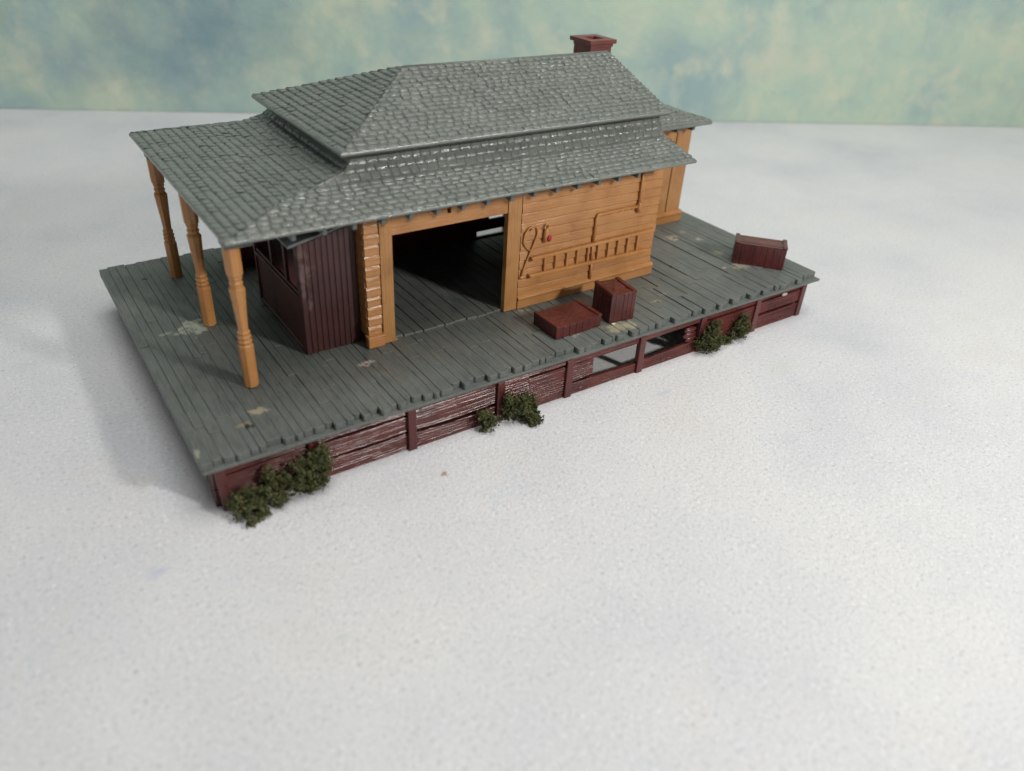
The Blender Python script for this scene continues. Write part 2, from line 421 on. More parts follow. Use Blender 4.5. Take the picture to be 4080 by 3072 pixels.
# skirting: front
def yb(x):     # the thin front panel bows outward a little in its middle
    t = (x - .2) / 23.2
    return .10 - .14 * max(0, math.sin(math.pi * min(1, max(0, t)))) ** .8
posts = [.48, 2.84, 5.78, 8.82, 11.46, 14.60, 17.55, 20.53, 23.28]
b = MB(); C_ = lambda v: (lambda t: v)
def lin(a, c): return lambda t: a + (c - a) * t
def bow(a, d): return lambda t: a + d * math.sin(math.pi * t)
def bd(x0, x1, zb, zt, wob=.004, n=10, **kw):
    ym = yb((x0 + x1) / 2)
    b.board(x0, x1, ym, ym + .13, zb, zt, n, wob, seed=int(x0 * 97 + zb(0) * 31), **kw)
for i in range(8):
    x0, x1 = posts[i] + .05, posts[i + 1] - .05
    if i == 0:
        bd(x0, x1, lin(1.16, 1.24), C_(1.42)); bd(x0, x1, lin(.60, .62), lin(1.10, 1.20)); bd(x0, x1, C_(.02), C_(.58))
    elif i == 1:
        bd(x0, x1, bow(1.24, .03), C_(1.42)); bd(x0, x1, bow(.66, -.01), bow(1.18, -.03)); bd(x0, x1, C_(0), bow(.60, -.06))
    elif i == 2:
        bd(x0, x1, C_(1.20), C_(1.42)); bd(x0, x1, bow(.66, -.06), C_(1.185)); bd(x0, x1, C_(-.0), bow(.55, -.07))
    elif i == 3:
        bd(x0, x1, C_(1.25), C_(1.42)); bd(x0, 9.9, C_(.60), C_(1.24)); bd(9.9, x1, C_(.60), lin(1.16, 1.17)); bd(x0, x1, C_(0), C_(.585))
    elif i == 4:
        bd(x0, x1, C_(1.17), C_(1.42)); bd(x0, 12.46, lin(.47, .56), C_(1.155), .006, 5, endR=.10); bd(x0, x1, C_(0), lin(.44, .36))
        b.box(12.40, 12.50, yb(12.4) + .01, yb(12.4) + .11, .60, .80); b.box(12.40, 12.48, yb(12.4) + .01, yb(12.4) + .11, .92, 1.13)
    elif i == 5:
        bd(x0, x1, lin(1.17, 1.22), C_(1.42)); bd(x0, x1, C_(0), lin(.40, .50))
    elif i == 6:
        bd(x0, x1, C_(1.20), C_(1.42)); bd(x0, x1, C_(.60), lin(1.10, 1.14)); bd(x0, x1, C_(0), C_(.585))
    else:
        bd(x0, x1, lin(1.20, 1.24), C_(1.42)); bd(x0, x1, lin(.66, .68), lin(1.14, 1.18)); bd(x0, x1, C_(0), lin(.56, .60))
skirt = b.build("skirting", M['maroonH'], plat, PR, smooth=True, sharp=26)
# the broken board stump at the right of the opening
bm_ = MB()
def blob(mb, c, r, n=2, jit=.25, seed=0, seg=10):
    rnd = random.Random(seed); rows = 6; vs = []; fs = []
    for i in range(rows + 1):
        ph = math.pi * i / rows
        for q in range(seg):
            th = 2 * math.pi * q / seg
            k_ = 1 + rnd.uniform(-jit, jit)
            vs.append((c[0] + r[0] * math.sin(ph) * math.cos(th) * k_, c[1] + r[1] * math.sin(ph) * math.sin(th) * k_, c[2] + r[2] * math.cos(ph) * (1 + rnd.uniform(-jit, jit) * .4)))
    for i in range(rows):
        for q in range(seg):
            fs.append((i * seg + q, i * seg + (q + 1) % seg, (i + 1) * seg + (q + 1) % seg, (i + 1) * seg + q))
    mb.add(vs, fs)
blob(bm_, (17.0, .06, .98), (.30, .10, .14), seed=3); blob(bm_, (17.02, .07, .78), (.36, .10, .15), seed=4); blob(bm_, (17.1, .06, .60), (.30, .10, .13), seed=5)
so = bm_.build("broken_board", M['maroonH'], skirt, PR, smooth=True); so["label"] = "melted stump of a broken board"
for i, px in enumerate(posts):
    b = MB(); w = .135; y_ = yb(px) - .075
    if i == 0:
        b.hexa([(px - .14, y_ + .06, .02), (px + .12, y_, 0), (px + .12, y_ + .2, 0), (px - .14, y_ + .24, .02), (px - .20, y_ + .08, 1.42), (px + .05, y_, 1.42), (px + .05, y_ + .2, 1.42), (px - .20, y_ + .24, 1.42)])
    else:
        j = random.uniform(-.02, .02)
        b.hexa([(px - w + j, y_, 0), (px + w + j, y_, 0), (px + w + j, y_ + .2, 0), (px - w + j, y_ + .2, 0), (px - w, y_, 1.42), (px + w, y_, 1.42), (px + w, y_ + .2, 1.42), (px - w, y_ + .2, 1.42)])
    b.build("post", M['maroonV'], plat, PR, bevel=.03)
# skirting of the two ends and the rear
def side_skirt(tf, length, npost, name="skirting", gaps=0):
    global b
    b = MB(tf)
    ps = [.1 + (length - .2) * i / npost for i in range(npost + 1)]
    for i in range(npost):
        for (za, zb_) in ((0, .56), (.62, 1.14), (1.20, 1.42)):
            b.board(ps[i] + .05, ps[i + 1] - .05, 0, .13, C_(za), C_(zb_), 8, .004, seed=i * 7 + int(za * 10))
    sk_ = b.build(name, M['maroonH'], plat, PR, smooth=True, sharp=26)
    for p_ in ps[(1 if gaps else 0):]:
        b = MB(tf); b.box(p_ - .13, p_ + .13, -.075, .13, 0, 1.42); b.build("post", M['maroonV'], plat, PR, bevel=.03)
side_skirt(lambda p: (.25 + .27 * min(1, p[0] / 3) + p[1] - .05 * (1 - p[2] / 1.42), .18 + p[0], p[2]), 12.6, 4, gaps=1)           # left
side_skirt(lambda p: (23.42 - p[1], .30 + p[0], p[2]), 12.5, 4, gaps=1)                                         # right
# rear: only a low sill and posts, so that light comes in under the deck
b = MB(); b.box(.4, 12.9, 12.7, 12.83, 0, .35); b.box(18.4, 23.2, 12.7, 12.83, 0, .35); b.box(.4, 23.2, 12.7, 12.83, 1.2, 1.42)
b.build("skirting", M['maroonH'], plat, PR, bevel=.012, seg=1)
for px in posts[1:-1]:
    b = MB(); b.box(px - .13, px + .13, 12.78, 12.95, 0, 1.42); b.build("post", M['maroonV'], plat, PR, bevel=.03)
# stiffening ribs moulded under the deck
b = MB()
for px in (5.8, 11.9, 18.1): b.box(px - .1, px + .1, .35, 12.6, .55, 1.42)
b.build("rib", M['deck'], plat, PR)

# glue lumps
b = MB()
blob(b, (22.1, .06, 1.22), (.17, .07, .06), seed=11, jit=.15); g_ = b.build("glue_blob", M['glue'], plat, PR, smooth=True)
b = MB(); blob(b, (13.86, .72, 1.73), (.10, .06, .035), seed=12, jit=.3); b.build("glue_blob", M['glue'], plat, PR, smooth=True)

# ------------------------------------------------------------------ station building
BR_ = (11.9, 6.9, H)
bld = thing("station_building", "tan clapboard railway depot with grey shingled hip roofs, standing on the platform", "building", BR_)
YF = 3.30
FZ = H + .03
def clap(mb, u0, u1, z0, z1, pitch=.333, depth=.05, back=.15, jit=.015, seed=0, lip=(.5, .265)):
    """lap boards in (u, out, z) space: 'out' grows away from the wall face"""
    rnd = random.Random(seed); z = z0
    while z < z1 - .02:
        zt = min(z + pitch * rnd.uniform(.95, 1.05), z1)
        a, c = u0 - rnd.uniform(0, jit), u1 + rnd.uniform(-jit, jit)
        n = max(2, int((c - a) / .8)); vs = []; fs = []
        for i in range(n + 1):
            t = i / n; u = a + (c - a) * t; w = rnd.uniform(-.008, .008)
            vs += [(u, -back, z), (u, depth * .7, z + w), (u, depth, z + .03 + w), (u, depth * .85, z + .15), (u, depth * lip[0], z + lip[1]), (u, .005, zt + .012), (u, -back, zt + .012)]
        for i in range(n):
            for q in range(7):
                fs.append((i * 7 + q, i * 7 + (q + 1) % 7, (i + 1) * 7 + (q + 1) % 7, (i + 1) * 7 + q))
        fs.append((0, 1, 2, 3, 4, 5, 6)); fs.append(tuple(n * 7 + q for q in (6, 5, 4, 3, 2, 1, 0)))
        mb.add(vs, fs); z = zt
tfF = lambda p: (p[0], YF - p[1], p[2])                       # facing the camera side (-Y)
tfL = lambda p: (6.06 - p[1], p[0], p[2])                     # facing -X
tfR = lambda p: (17.70 + p[1], p[0], p[2])                    # facing +X
tfB = lambda p: (p[0], 10.5 + p[1], p[2])

# front wall: right panel, with the things moulded on it
b = MB(tfF); clap(b, 11.62, 17.74, 2.15, 6.15, seed=1)
wallR = b.build("wall", M['tanH'], bld, BR_)
wallR["label"] = "clapboard wall with a moulded ladder and pipe"
b = MB(); b.prism_x([(YF + .1, FZ - .03), (YF - .11, FZ - .03), (YF - .11, 2.04), (YF - .15, 2.06), (YF - .15, 2.13), (YF - .05, 2.20), (YF + .1, 2.20)], 11.58, 17.86)
b.build("base_board", M['tanH'], wallR, BR_, bevel=.03)
# front wall: the narrow left corner strip
b = MB(tfF); clap(b, 6.06, 6.50, 2.08, 6.10, seed=2, jit=.02, depth=.07, lip=(.90, .235))
wallL = b.build("wall", M['tanH'], bld, BR_)
wallL["label"] = "narrow clapboard corner strip left of the doorway"
b = MB(); b.box(5.98, 6.53, YF - .17, YF + .1, FZ - .03, 2.04); b.box(5.96, 6.55, YF - .20, YF + .1, 2.04, 2.13)
b.build("base_board", M['tan'], wallL, BR_, bevel=.035)
# doorway: jambs and lintel
b = MB(); b.box(6.53, 6.94, YF - .07, YF + .16, FZ - .03, 6.1); b.box(6.94, 7.03, YF - .05, YF + .05, FZ - .03, FZ + .02)
b.build("door_jamb", M['tanV'], bld, BR_, bevel=.02)
b = MB(); b.box(11.05, 11.57, YF - .07, YF + .16, FZ - .03, 6.1)
b.build("door_jamb", M['tanV'], bld, BR_, bevel=.02)
b = MB()
b.box(6.95, 11.04, YF - .03, YF + .13, 5.26, 5.62)
b.box(6.95, 8.82, YF - .03, YF + .13, 5.62, 5.79); b.box(8.96, 11.04, YF - .03, YF + .13, 5.62, 5.79)
b.board(6.97, 8.82, YF - .09, YF + .13, lambda t: 5.79, lambda t: 6.1, 14, .004, seed=78); b.board(8.96, 11.02, YF - .09, YF + .13, lambda t: 5.79, lambda t: 6.1, 14, .004, seed=79)
b.box(8.82, 8.96, YF + .02, YF + .13, 5.79, 6.1)
b.build("lintel", M['tanH'], bld, BR_)

# ladder, pipe, extinguisher and rope loop moulded in relief on the right panel
YL = YF - .085
b = MB()
def rail(x0, x1, z0, z1, hh=.065, d=.11):
    b.hexa([(x0 + .05, YL - d, z0 - hh), (x1, YL - d, z1 - hh), (x1, YL + .1, z1 - hh), (x0 + .05, YL + .1, z0 - hh),
            (x0, YL - d, z0 + hh), (x1, YL - d, z1 + hh), (x1, YL + .1, z1 + hh), (x0, YL + .1, z0 + hh)])
rail(12.00, 17.62, 3.52, 3.57); rail(11.95, 17.38, 2.90, 2.80)
lad = b.build("ladder", M['tan'], wallR, BR_, bevel=.03)
for rx in (12.64, 13.11, 13.60, 14.06, 14.54, 15.0, 15.48, 15.93, 16.40, 16.88):
    t = (rx - 12) / 5.5
    lad_b = MB(); lad_b.box(rx - .045, rx + .045, YL - .05, YL + .1, 2.92 - .09 * t, 3.48 + .04 * t)
    # rungs belong to the ladder's own mesh: appended below
    for v in lad_b.v: pass
    if rx == 12.64: rungs = MB()
    rungs.add(lad_b.v, lad_b.f)
rungs_o = rungs.build("ladder", M['tan'], None, BR_)
# join the rungs into the ladder mesh
bmj = bmesh.new(); bmj.from_mesh(lad.data); bmj.from_mesh(rungs_o.data); bmj.to_mesh(lad.data); bmj.free()
bpy.data.objects.remove(rungs_o)
b = MB()
b.tube([(14.76, YL - .0, 2.18), (14.76, YL - .0, 2.84)], .055)
b.tube([(14.74, YL + .01, 2.90), (14.74, YL + .01, 3.50)], .05)
b.tube([(14.73, YL - .0, 3.60), (14.77, YL - .0, 4.50), (14.80, YL - .01, 4.58), (14.88, YL - .01, 4.60), (16.62, YL - .01, 4.61)], .06)
b.tube([(16.70, YL - .0, 4.38), (16.70, YL - .02, 4.46), (16.70, YL - .02, 4.70), (16.70, YL, 4.76)], [.05, .10, .10, .05])
b.tube([(16.70, YL - .0, 4.7), (16.70, YL - .0, 6.05)], .055)
b.build("pipe", M['tan'], wallR, BR_, smooth=True)
b = MB()
cx, cz = 12.60, 4.28
b.lathe(0, 0, [(.06, 4.02), (.115, 4.05), (.12, 4.30), (.10, 4.36), (.105, 4.40), (.07, 4.46), (.05, 4.48)], 10)
b.v = [(x + cx, y * .8 + YL - .02, z) for x, y, z in b.v]
ring = [(cx + .0 + .085 * math.cos(a), YL - .03, 4.56 + .095 * math.sin(a)) for a in [2 * math.pi * q / 14 for q in range(15)]]
b.tube(ring, .028, 6)
b.cur = 1; blob(b, (cx + .07, YL - .12, 4.17), (.09, .06, .12), jit=.05, seed=21)
b.build("fire_extinguisher", [M['tan'], M['redpaint']], wallR, BR_, smooth=True)
b = MB()
loop = [(11.68, 2.95), (11.80, 3.28), (11.92, 3.58), (12.03, 3.83), (12.14, 4.08), (12.24, 4.34), (12.25, 4.50), (12.17, 4.62), (12.02, 4.66), (11.86, 4.60), (11.74, 4.45), (11.70, 4.25), (11.75, 4.05), (11.86, 3.90), (12.02, 3.80)]
b.tube([(x, YL - .0, z) for x, z in loop], .030, 6)
blob(b, (12.0, YL - .01, 4.58), (.06, .06, .06), jit=.05, seed=22)
blob(b, (11.74, YL + .03, 2.88), (.12, .06, .07), jit=.2, seed=23)
b.build("rope_loop", M['tan'], wallR, BR_, smooth=True)

# the other walls
b = MB(tfL)
clap(b, 3.32, 4.10, 2.08, 6.1, seed=3); clap(b, 7.7, 10.5, 2.08, 6.1, seed=4); clap(b, 4.12, 7.68, 5.3, 6.1, seed=5)
b.build("wall", M['tanH'], bld, BR_)
b = MB(tfR); clap(b, 3.32, 10.5, 1.75, 6.15, seed=6); b.build("wall", M['tanH'], bld, BR_)
b = MB(tfB); clap(b, 6.06, 12.4, 1.75, 6.1, seed=7); clap(b, 12.42, 17.0, 5.2, 6.1, seed=8); clap(b, 17.02, 17.7, 1.75, 6.1, seed=9); b.build("wall", M['tanH'], bld, BR_)
# slatted maroon gate behind the freight room, widened to a partition shutting light out
b = MB()
g0, g1 = 6.2, 17.5
b.box(g0, g1, 9.05, 9.13, FZ, 1.87); b.box(g0, 13.55, 9.05, 9.13, 1.87, 2.09); b.box(16.2, g1, 9.05, 9.13, 1.87, 2.09); b.box(g0, g1, 9.05, 9.13, 2.09, 2.54)
b.box(g0, 14.12, 9.05, 9.13, 2.54, 2.75); b.box(14.95, g1, 9.05, 9.13, 2.54, 2.75); b.box(g0, g1, 9.05, 9.13, 2.75, 7.2)
b.build("slatted_gate", M['maroonH'], bld, BR_)

# ---- bay window: board-and-groove front, three openings to the left, lean-to roof
bay = MB()
y0, y1, xl, xr = 3.73, 8.0, 4.20, 6.0
x = xl; nb = 10; w = (xr - xl) / nb
zt = lambda xx: 5.22 + (xx - 4.0) * .215
for i in range(nb):
    a, c = x + .015, x + w - .015
    bay.hexa([(a, y0, H), (c, y0, H), (c, y0 + .13, H), (a, y0 + .13, H), (a, y0, zt(a)), (c, y0, zt(c)), (c, y0 + .13, zt(c)), (a, y0 + .13, zt(a))])
    x += w
bay.hexa([(xl, y0 + .03, H), (xr, y0 + .03, H), (xr, y0 + .14, H), (xl, y0 + .14, H), (xl, y0 + .03, zt(xl)), (xr, y0 + .03, zt(xr)), (xr, y0 + .14, zt(xr)), (xl, y0 + .14, zt(xl))])
bay.box(xl, xl + .16, y0 + .14, y0 + .26, H, 5.24)                       # near corner post
bay.box(xl, xl + .16, y1 - .14, y1, H, 5.24)                             # far corner post
bay.box(xl + .05, xl + .14, y0 + .26, y1 - .14, H + .1, 3.45)            # recessed panel under the sill
bay.box(xl, xl + .15, y0 + .26, y1 - .14, H, H + .14)
bay.box(xl - .02, xl + .2, y0 + .26, y1 - .14, 3.45, 3.58)               # sill
bay.box(xl, xl + .15, y0 + .26, y1 - .14, 5.05, 5.24)
bay.box(xl + .16, xr, y1 - .13, y1, H, 5.3)                              # far side
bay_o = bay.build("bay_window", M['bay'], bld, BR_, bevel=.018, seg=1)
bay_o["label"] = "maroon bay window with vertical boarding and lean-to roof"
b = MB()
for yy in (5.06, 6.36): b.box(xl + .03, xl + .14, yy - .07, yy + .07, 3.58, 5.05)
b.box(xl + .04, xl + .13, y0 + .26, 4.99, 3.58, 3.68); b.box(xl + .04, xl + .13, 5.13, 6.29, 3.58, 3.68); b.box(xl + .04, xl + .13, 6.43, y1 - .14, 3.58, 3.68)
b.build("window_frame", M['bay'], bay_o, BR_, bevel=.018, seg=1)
b = MB()
def rz(xx): return 5.27 + (xx - 3.92) * .215
b.hexa([(3.92, 3.60, rz(3.92)), (6.03, 3.60, rz(6.03)), (6.03, 8.15, rz(6.03)), (3.92, 8.15, rz(3.92)),
        (3.92, 3.60, rz(3.92) + .09), (6.03, 3.60, rz(6.03) + .09), (6.03, 8.15, rz(6.03) + .09), (3.92, 8.15, rz(3.92) + .09)])
b.build("bay_roof", M['trim'], bay_o, BR_, bevel=.02)

# ---- roofs
XC = 17.62; YC = 6.92
def interp(tab, v):
    for (a, fa), (c, fc_) in zip(tab, tab[1:]):
        if v <= c: return fa + (fc_ - fa) * (v - a) / (c - a)
    return tab[-1][1]
def shingle_face(mb, T, prof, ulim, pitch=.215, wid=.32, th=.062, seed=0, side=.70):
    """T(u, d, z) -> point; prof: [(d, z)] from the eave up; ulim(z) -> (u0, u1). Rows of rounded shingles."""
    rnd = random.Random(seed)
    arc = [0.0]
    for (d0, z0), (d1, z1) in zip(prof, prof[1:]): arc.append(arc[-1] + math.hypot(d1 - d0, z1 - z0))
    Dt = list(zip(arc, [p[0] for p in prof])); Zt = list(zip(arc, [p[1] for p in prof]))
    def pos(u, s, h):
        s = max(0, min(arc[-1], s)); d, z = interp(Dt, s), interp(Zt, s)
        s2 = min(arc[-1], s + .12); s1 = max(0, s2 - .24)
        td, tz = interp(Dt, s2) - interp(Dt, s1), interp(Zt, s2) - interp(Zt, s1)
        ln = math.hypot(td, tz) or 1
        a, c = ulim(z)
        uu = min(max(u, a), c)
        if tz > td: h *= .6
        return T(uu, d - tz / ln * h, z + td / ln * h)
    # under-sheet
    ns = max(8, int(arc[-1] / .2))
    vs = []; fs = []
    for i in range(ns + 1):
        s = arc[-1] * i / ns; z = interp(Zt, s); a, c = ulim(z)
        vs += [pos(a, s, 0), pos(c, s, 0)]
    for i in range(ns): fs.append((2 * i, 2 * i + 1, 2 * i + 3, 2 * i + 2))
    mb.add(vs, fs)
    s = 0.0; row = 0
    while s < arc[-1] - .05:
        z = interp(Zt, s); zt_ = interp(Zt, min(arc[-1], s + pitch)); a, c = ulim(z); a2, c2 = ulim(zt_)
        lo, hi = min(a, a2), max(c, c2)
        u = lo - rnd.uniform(0, wid)
        while u < hi:
            w = wid * rnd.uniform(.78, 1.22)
            if u + w > lo + .01 and u < hi - .01:
                j = rnd.uniform(-.014, .014) if row else 0; hh = th * rnd.uniform(.75, 1.2); e = .022; tl = rnd.uniform(-.35, .35)
                us = [u + .006, u + e, u + w * .5, u + w - e, u + w - .006]
                ss = [s + j - .010, s + j + .006, s + j + .036, s + pitch * .6, s + pitch + .03]
                ph = [0, .58, 1.0, .62, .08]; pe = [side, .97, 1, .97, side]
                vs = []
                for si, (sv, hv) in enumerate(zip(ss, ph)):
                    for ui, (uv, he) in enumerate(zip(us, pe)):
                        vs.append(pos(uv, sv + (.012 if ui in (0, 4) and si < 2 else 0), hh * hv * he * (1 + tl * (ui - 2) / 2 * .5) + .002))
                fs = []
                for i in range(4):
                    for q in range(4): fs.append((i * 5 + q, i * 5 + q + 1, i * 5 + q + 6, i * 5 + q + 5))
                mb.add(vs, fs)
            u += w
        s += pitch * rnd.uniform(.97, 1.03); row += 1

# lower roof: profiles measured on the front and on the longer left side; both share z, which makes the hip
Zs = [6.53, 6.64, 6.75, 6.86, 6.91, 7.07, 7.18, 7.28, 7.47, 7.68, 7.83]
Fd = [0.0, .38, .76, 1.30, 1.65, 1.75, 1.81, 1.86, 1.95, 2.04, 2.10]
Ld = [0.0, .60, 1.17, 1.91, 2.65, 3.30, 3.74, 3.97, 4.12, 4.18, 4.20]
Ex0, Ey0 = 1.84, 1.76; Ey1 = 2 * YC - Ey0
Fz = list(zip(Zs, Fd)); Lz = list(zip(Zs, Ld))
b = MB()
shingle_face(b, lambda u, d, z: (u, Ey0 + d, z), list(zip(Fd, Zs)), lambda z: (Ex0 + interp(Lz, z), XC), seed=31, wid=.33)
shingle_face(b, lambda u, d, z: (Ex0 + d, u, z), list(zip(Ld, Zs)), lambda z: (Ey0 + interp(Fz, z), Ey1 - interp(Fz, z)), seed=32, wid=.33, pitch=.235, side=.86, th=.055)
shingle_face(b, lambda u, d, z: (u, Ey1 - d, z), list(zip(Fd, Zs)), lambda z: (Ex0 + interp(Lz, z), XC), seed=33, wid=.33)
# underside sheet and eave fascia (thickness .09)
tk = .08
def under(z): return z - tk
vs = []; fs = []
for z in Zs:
    f_, l_ = interp(Fz, z), interp(Lz, z)
    vs += [(XC, Ey0 + f_, z - tk), (Ex0 + l_, Ey0 + f_, z - tk), (Ex0 + l_, Ey1 - f_, z - tk), (XC, Ey1 - f_, z - tk)]
for i in range(len(Zs) - 1):
    for q in range(3): fs.append((i * 4 + q, i * 4 + q + 1, i * 4 + q + 5, i * 4 + q + 4))
b.add(vs, fs)
def fascia(p, q, zt_, zb_):
    b.add([(*p, zt_), (*q, zt_), (*q, zb_), (*p, zb_)], [(0, 1, 2, 3)])
fascia((XC, Ey0), (Ex0, Ey0), 6.53, 6.45); fascia((Ex0, Ey0), (Ex0, Ey1), 6.53, 6.45); fascia((Ex0, Ey1), (XC, Ey1), 6.53, 6.45)
# right-hand end, following the profile
for sgn in (0, 1):
    vs = []; fs = []
    for z in Zs:
        yv = Ey0 + interp(Fz, z) if sgn == 0 else Ey1 - interp(Fz, z)
        vs += [(XC, yv, z), (XC, yv, z - tk)]
    for i in range(len(Zs) - 1): fs.append((2 * i, 2 * i + 1, 2 * i + 3, 2 * i + 2))
    b.add(vs, fs)
lroof = b.build("lower_roof", M['roof'], bld, BR_, smooth=True, recalc=False)
# eave lip, a thin rounded strip
b = MB()
b.box(Ex0 - .03, XC + .05, Ey0 - .035, Ey0 + .05, 6.45, 6.56); b.box(Ex0 - .03, Ex0 + .05, Ey0 + .05, Ey1 - .05, 6.45, 6.56); b.box(Ex0 - .03, XC + .05, Ey1 - .05, Ey1 + .035, 6.45, 6.56)
b.build("eave_trim", M['roof'], lroof, BR_, bevel=.035)
# rafter tails
def rafter(parent, p, axis):
    mb = MB()
    x, y = p
    if axis == 'y': mb.hexa([(x - .07, y, 6.38), (x + .07, y, 6.38), (x + .07, y + .95, 6.02), (x - .07, y + .95, 6.02), (x - .07, y, 6.41), (x + .07, y, 6.41), (x + .07, y + .95, 6.66), (x - .07, y + .95, 6.66)])
    else: mb.hexa([(x, y + .07, 6.38), (x, y - .07, 6.38), (x + .95, y - .07, 6.12), (x + .95, y + .07, 6.12), (x, y + .07, 6.41), (x, y - .07, 6.41), (x + .95, y - .07, 6.58), (x + .95, y + .07, 6.58)])
    return mb.build("rafter_tail", M['trim'], lroof, BR_, bevel=.015, seg=1)
def tail(x, y, dx, dy, w=.075, mat='trim', par=None, zb=5.95, ln=.85, zt_=6.47):
    """wedge-shaped rafter end: deep near its outer end, as moulded"""
    mb = MB(); nx, ny = -dy, dx
    def P(s, o, z): return (x + dx * s + nx * o, y + dy * s + ny * o, z)
    mb.hexa([P(.40, -w, zb), P(.40, w, zb), P(ln + .6, w, zb + .02), P(ln + .6, -w, zb + .02), P(.32, -w, zt_), P(.32, w, zt_), P(ln + .6, w, zt_ + .03), P(ln + .6, -w, zt_ + .03)])
    return mb.build("rafter_tail", M[mat], par or lroof, BR_, bevel=.015, seg=1)
for i in range(15):
    x = 5.38 - .85 * 2 + .85 * i
    if x > 3.0: tail(x, Ey0 + .10, 0, 1, zb=6.07, w=.065)
for i in range(9):
    y = 3.87 + 1.02 * i
    if abs(y - 7.05) > .25: tail(Ex0 + .03, y, 1, 0, zb=6.08, w=.06)
for i in range(14):
    x = 5.38 + .85 * i; tail(x, Ey1 - .05, 0, -1, zb=6.04)
# corner bracket above the near column and beam carried by the columns
b = MB(); b.box(2.02, 2.48, 2.66, 3.2, 5.98, 6.42); b.box(2.12, 2.40, 3.2, 11.3, 6.12, 6.44); b.box(2.02, 2.48, 10.9, 11.35, 5.98, 6.44)
b.box(2.48, 6.0, 2.80, 3.02, 6.16, 6.42)
b.build("eave_beam", M['trim'], lroof, BR_, bevel=.02)

# upper roof: hip at the left, plain gable end at the right
Ux0, Uy0 = 5.57, 3.33; Uy1 = 2 * YC - Uy0; UZ0, UZ1 = 7.78, 9.10; RX = 9.29; XU = 17.66
b = MB()
sd = (YC - Uy0) / (UZ1 - UZ0); sl = (RX - Ux0) / (UZ1 - UZ0)
shingle_face(b, lambda u, d, z: (u, Uy0 + d, z), [(0, UZ0), (YC - Uy0, UZ1)], lambda z: (Ux0 + (z - UZ0) * sl, XU), seed=41, wid=.31, pitch=.212)
shingle_face(b, lambda u, d, z: (Ux0 + d, u, z), [(0, UZ0), (RX - Ux0, UZ1)], lambda z: (Uy0 + (z - UZ0) * sd, Uy1 - (z - UZ0) * sd), seed=42, wid=.33, pitch=.222, side=.86, th=.055)
shingle_face(b, lambda u, d, z: (u, Uy1 - d, z), [(0, UZ0), (YC - Uy0, UZ1)], lambda z: (Ux0 + (z - UZ0) * sl, XU), seed=43, wid=.31, pitch=.212)
tk = .10
b.add([(Ux0, Uy0, UZ0 - tk), (XU, Uy0, UZ0 - tk), (XU, Uy1, UZ0 - tk), (Ux0, Uy1, UZ0 - tk), (RX, YC, UZ1 - tk), (XU, YC, UZ1 - tk)],
      [(0, 1, 5, 4), (3, 0, 4), (2, 3, 4, 5)])
b.add([(XU, Uy0, UZ0), (XU, YC, UZ1), (XU, YC, UZ1 - tk), (XU, Uy0, UZ0 - tk)], [(0, 1, 2, 3)])
b.add([(XU, Uy1, UZ0), (XU, YC, UZ1), (XU, YC, UZ1 - tk), (XU, Uy1, UZ0 - tk)], [(3, 2, 1, 0)])
uroof = b.build("upper_roof", M['roof'], bld, BR_, smooth=True, recalc=False)
b = MB()
b.box(Ux0 - .04, XU + .04, Uy0 - .045, Uy0 + .06, UZ0 - .075, UZ0 + .045); b.box(Ux0 - .04, Ux0 + .06, Uy0 + .06, Uy1 - .06, UZ0 - .075, UZ0 + .045); b.box(Ux0 - .04, XU + .04, Uy1 - .06, Uy1 + .045, UZ0 - .075, UZ0 + .045)
b.build("eave_trim", M['roof'], uroof, BR_, bevel=.04)
b = MB(); b.tube([(RX + .02, YC, UZ1 - .005), (XU - .01, YC, UZ1 - .005)], .05, 8)
b.build("ridge_cap", M['roof'], uroof, BR_, smooth=True)
# end gable wall above the lower roof
b = MB(); b.prism_x([(3.45, 6.1), (10.39, 6.1), (10.39, 6.9), (9.9, 7.7), (YC, 8.85), (3.95, 7.7), (3.45, 6.9)], 17.40, 17.55)
b.build("gable_wall", M['trim'], bld, BR_)

# ---- rear wing at the right
WX1, WY0, WY1 = 22.88, 7.0, 10.9
b = MB(); b.box(17.78, 22.05, WY0, WY0 + .15, 2.15, 6.25); b.box(22.08, WX1, WY0 - .025, WY0 + .15, 2.15, 6.25)
b.box(WX1 - .15, WX1, WY0 + .15, WY1, H, 6.25); b.box(17.78, WX1 - .15, WY1 - .15, WY1, H, 6.25)
for gx in (18.6, 19.5, 20.4, 21.2): b.box(gx - .02, gx + .02, WY0 - .02, WY0, 2.2, 6.2)
wing = b.build("wing_wall", M['tanV'], bld, BR_, bevel=.015, seg=1)
b = MB(); b.prism_x([(WY0 + .14, H), (WY0 - .12, H), (WY0 - .12, 2.04), (WY0 - .16, 2.06), (WY0 - .16, 2.16), (WY0 - .03, 2.22), (WY0 + .14, 2.22)], 17.8, 23.02)
b.build("base_board", M['tanH'], wing, BR_, bevel=.03)
W0, W1, Wx = 6.12, 11.8, 23.0; WZ = 6.28; WH = 7.02; WC = (W0 + W1) / 2
b = MB()
ws = (WC - W0) / (WH - WZ)
shingle_face(b, lambda u, d, z: (u, W0 + d, z), [(0, WZ), (WC - W0, WH)], lambda z: (17.66, Wx - (z - WZ) * ws), seed=51, pitch=.24, wid=.33)
shingle_face(b, lambda u, d, z: (Wx - d, u, z), [(0, WZ), (WC - W0, WH)], lambda z: (W0 + (z - WZ) * ws, W1 - (z - WZ) * ws), seed=52, pitch=.24, wid=.33)
shingle_face(b, lambda u, d, z: (u, W1 - d, z), [(0, WZ), (WC - W0, WH)], lambda z: (17.66, Wx - (z - WZ) * ws), seed=53, pitch=.24, wid=.33)
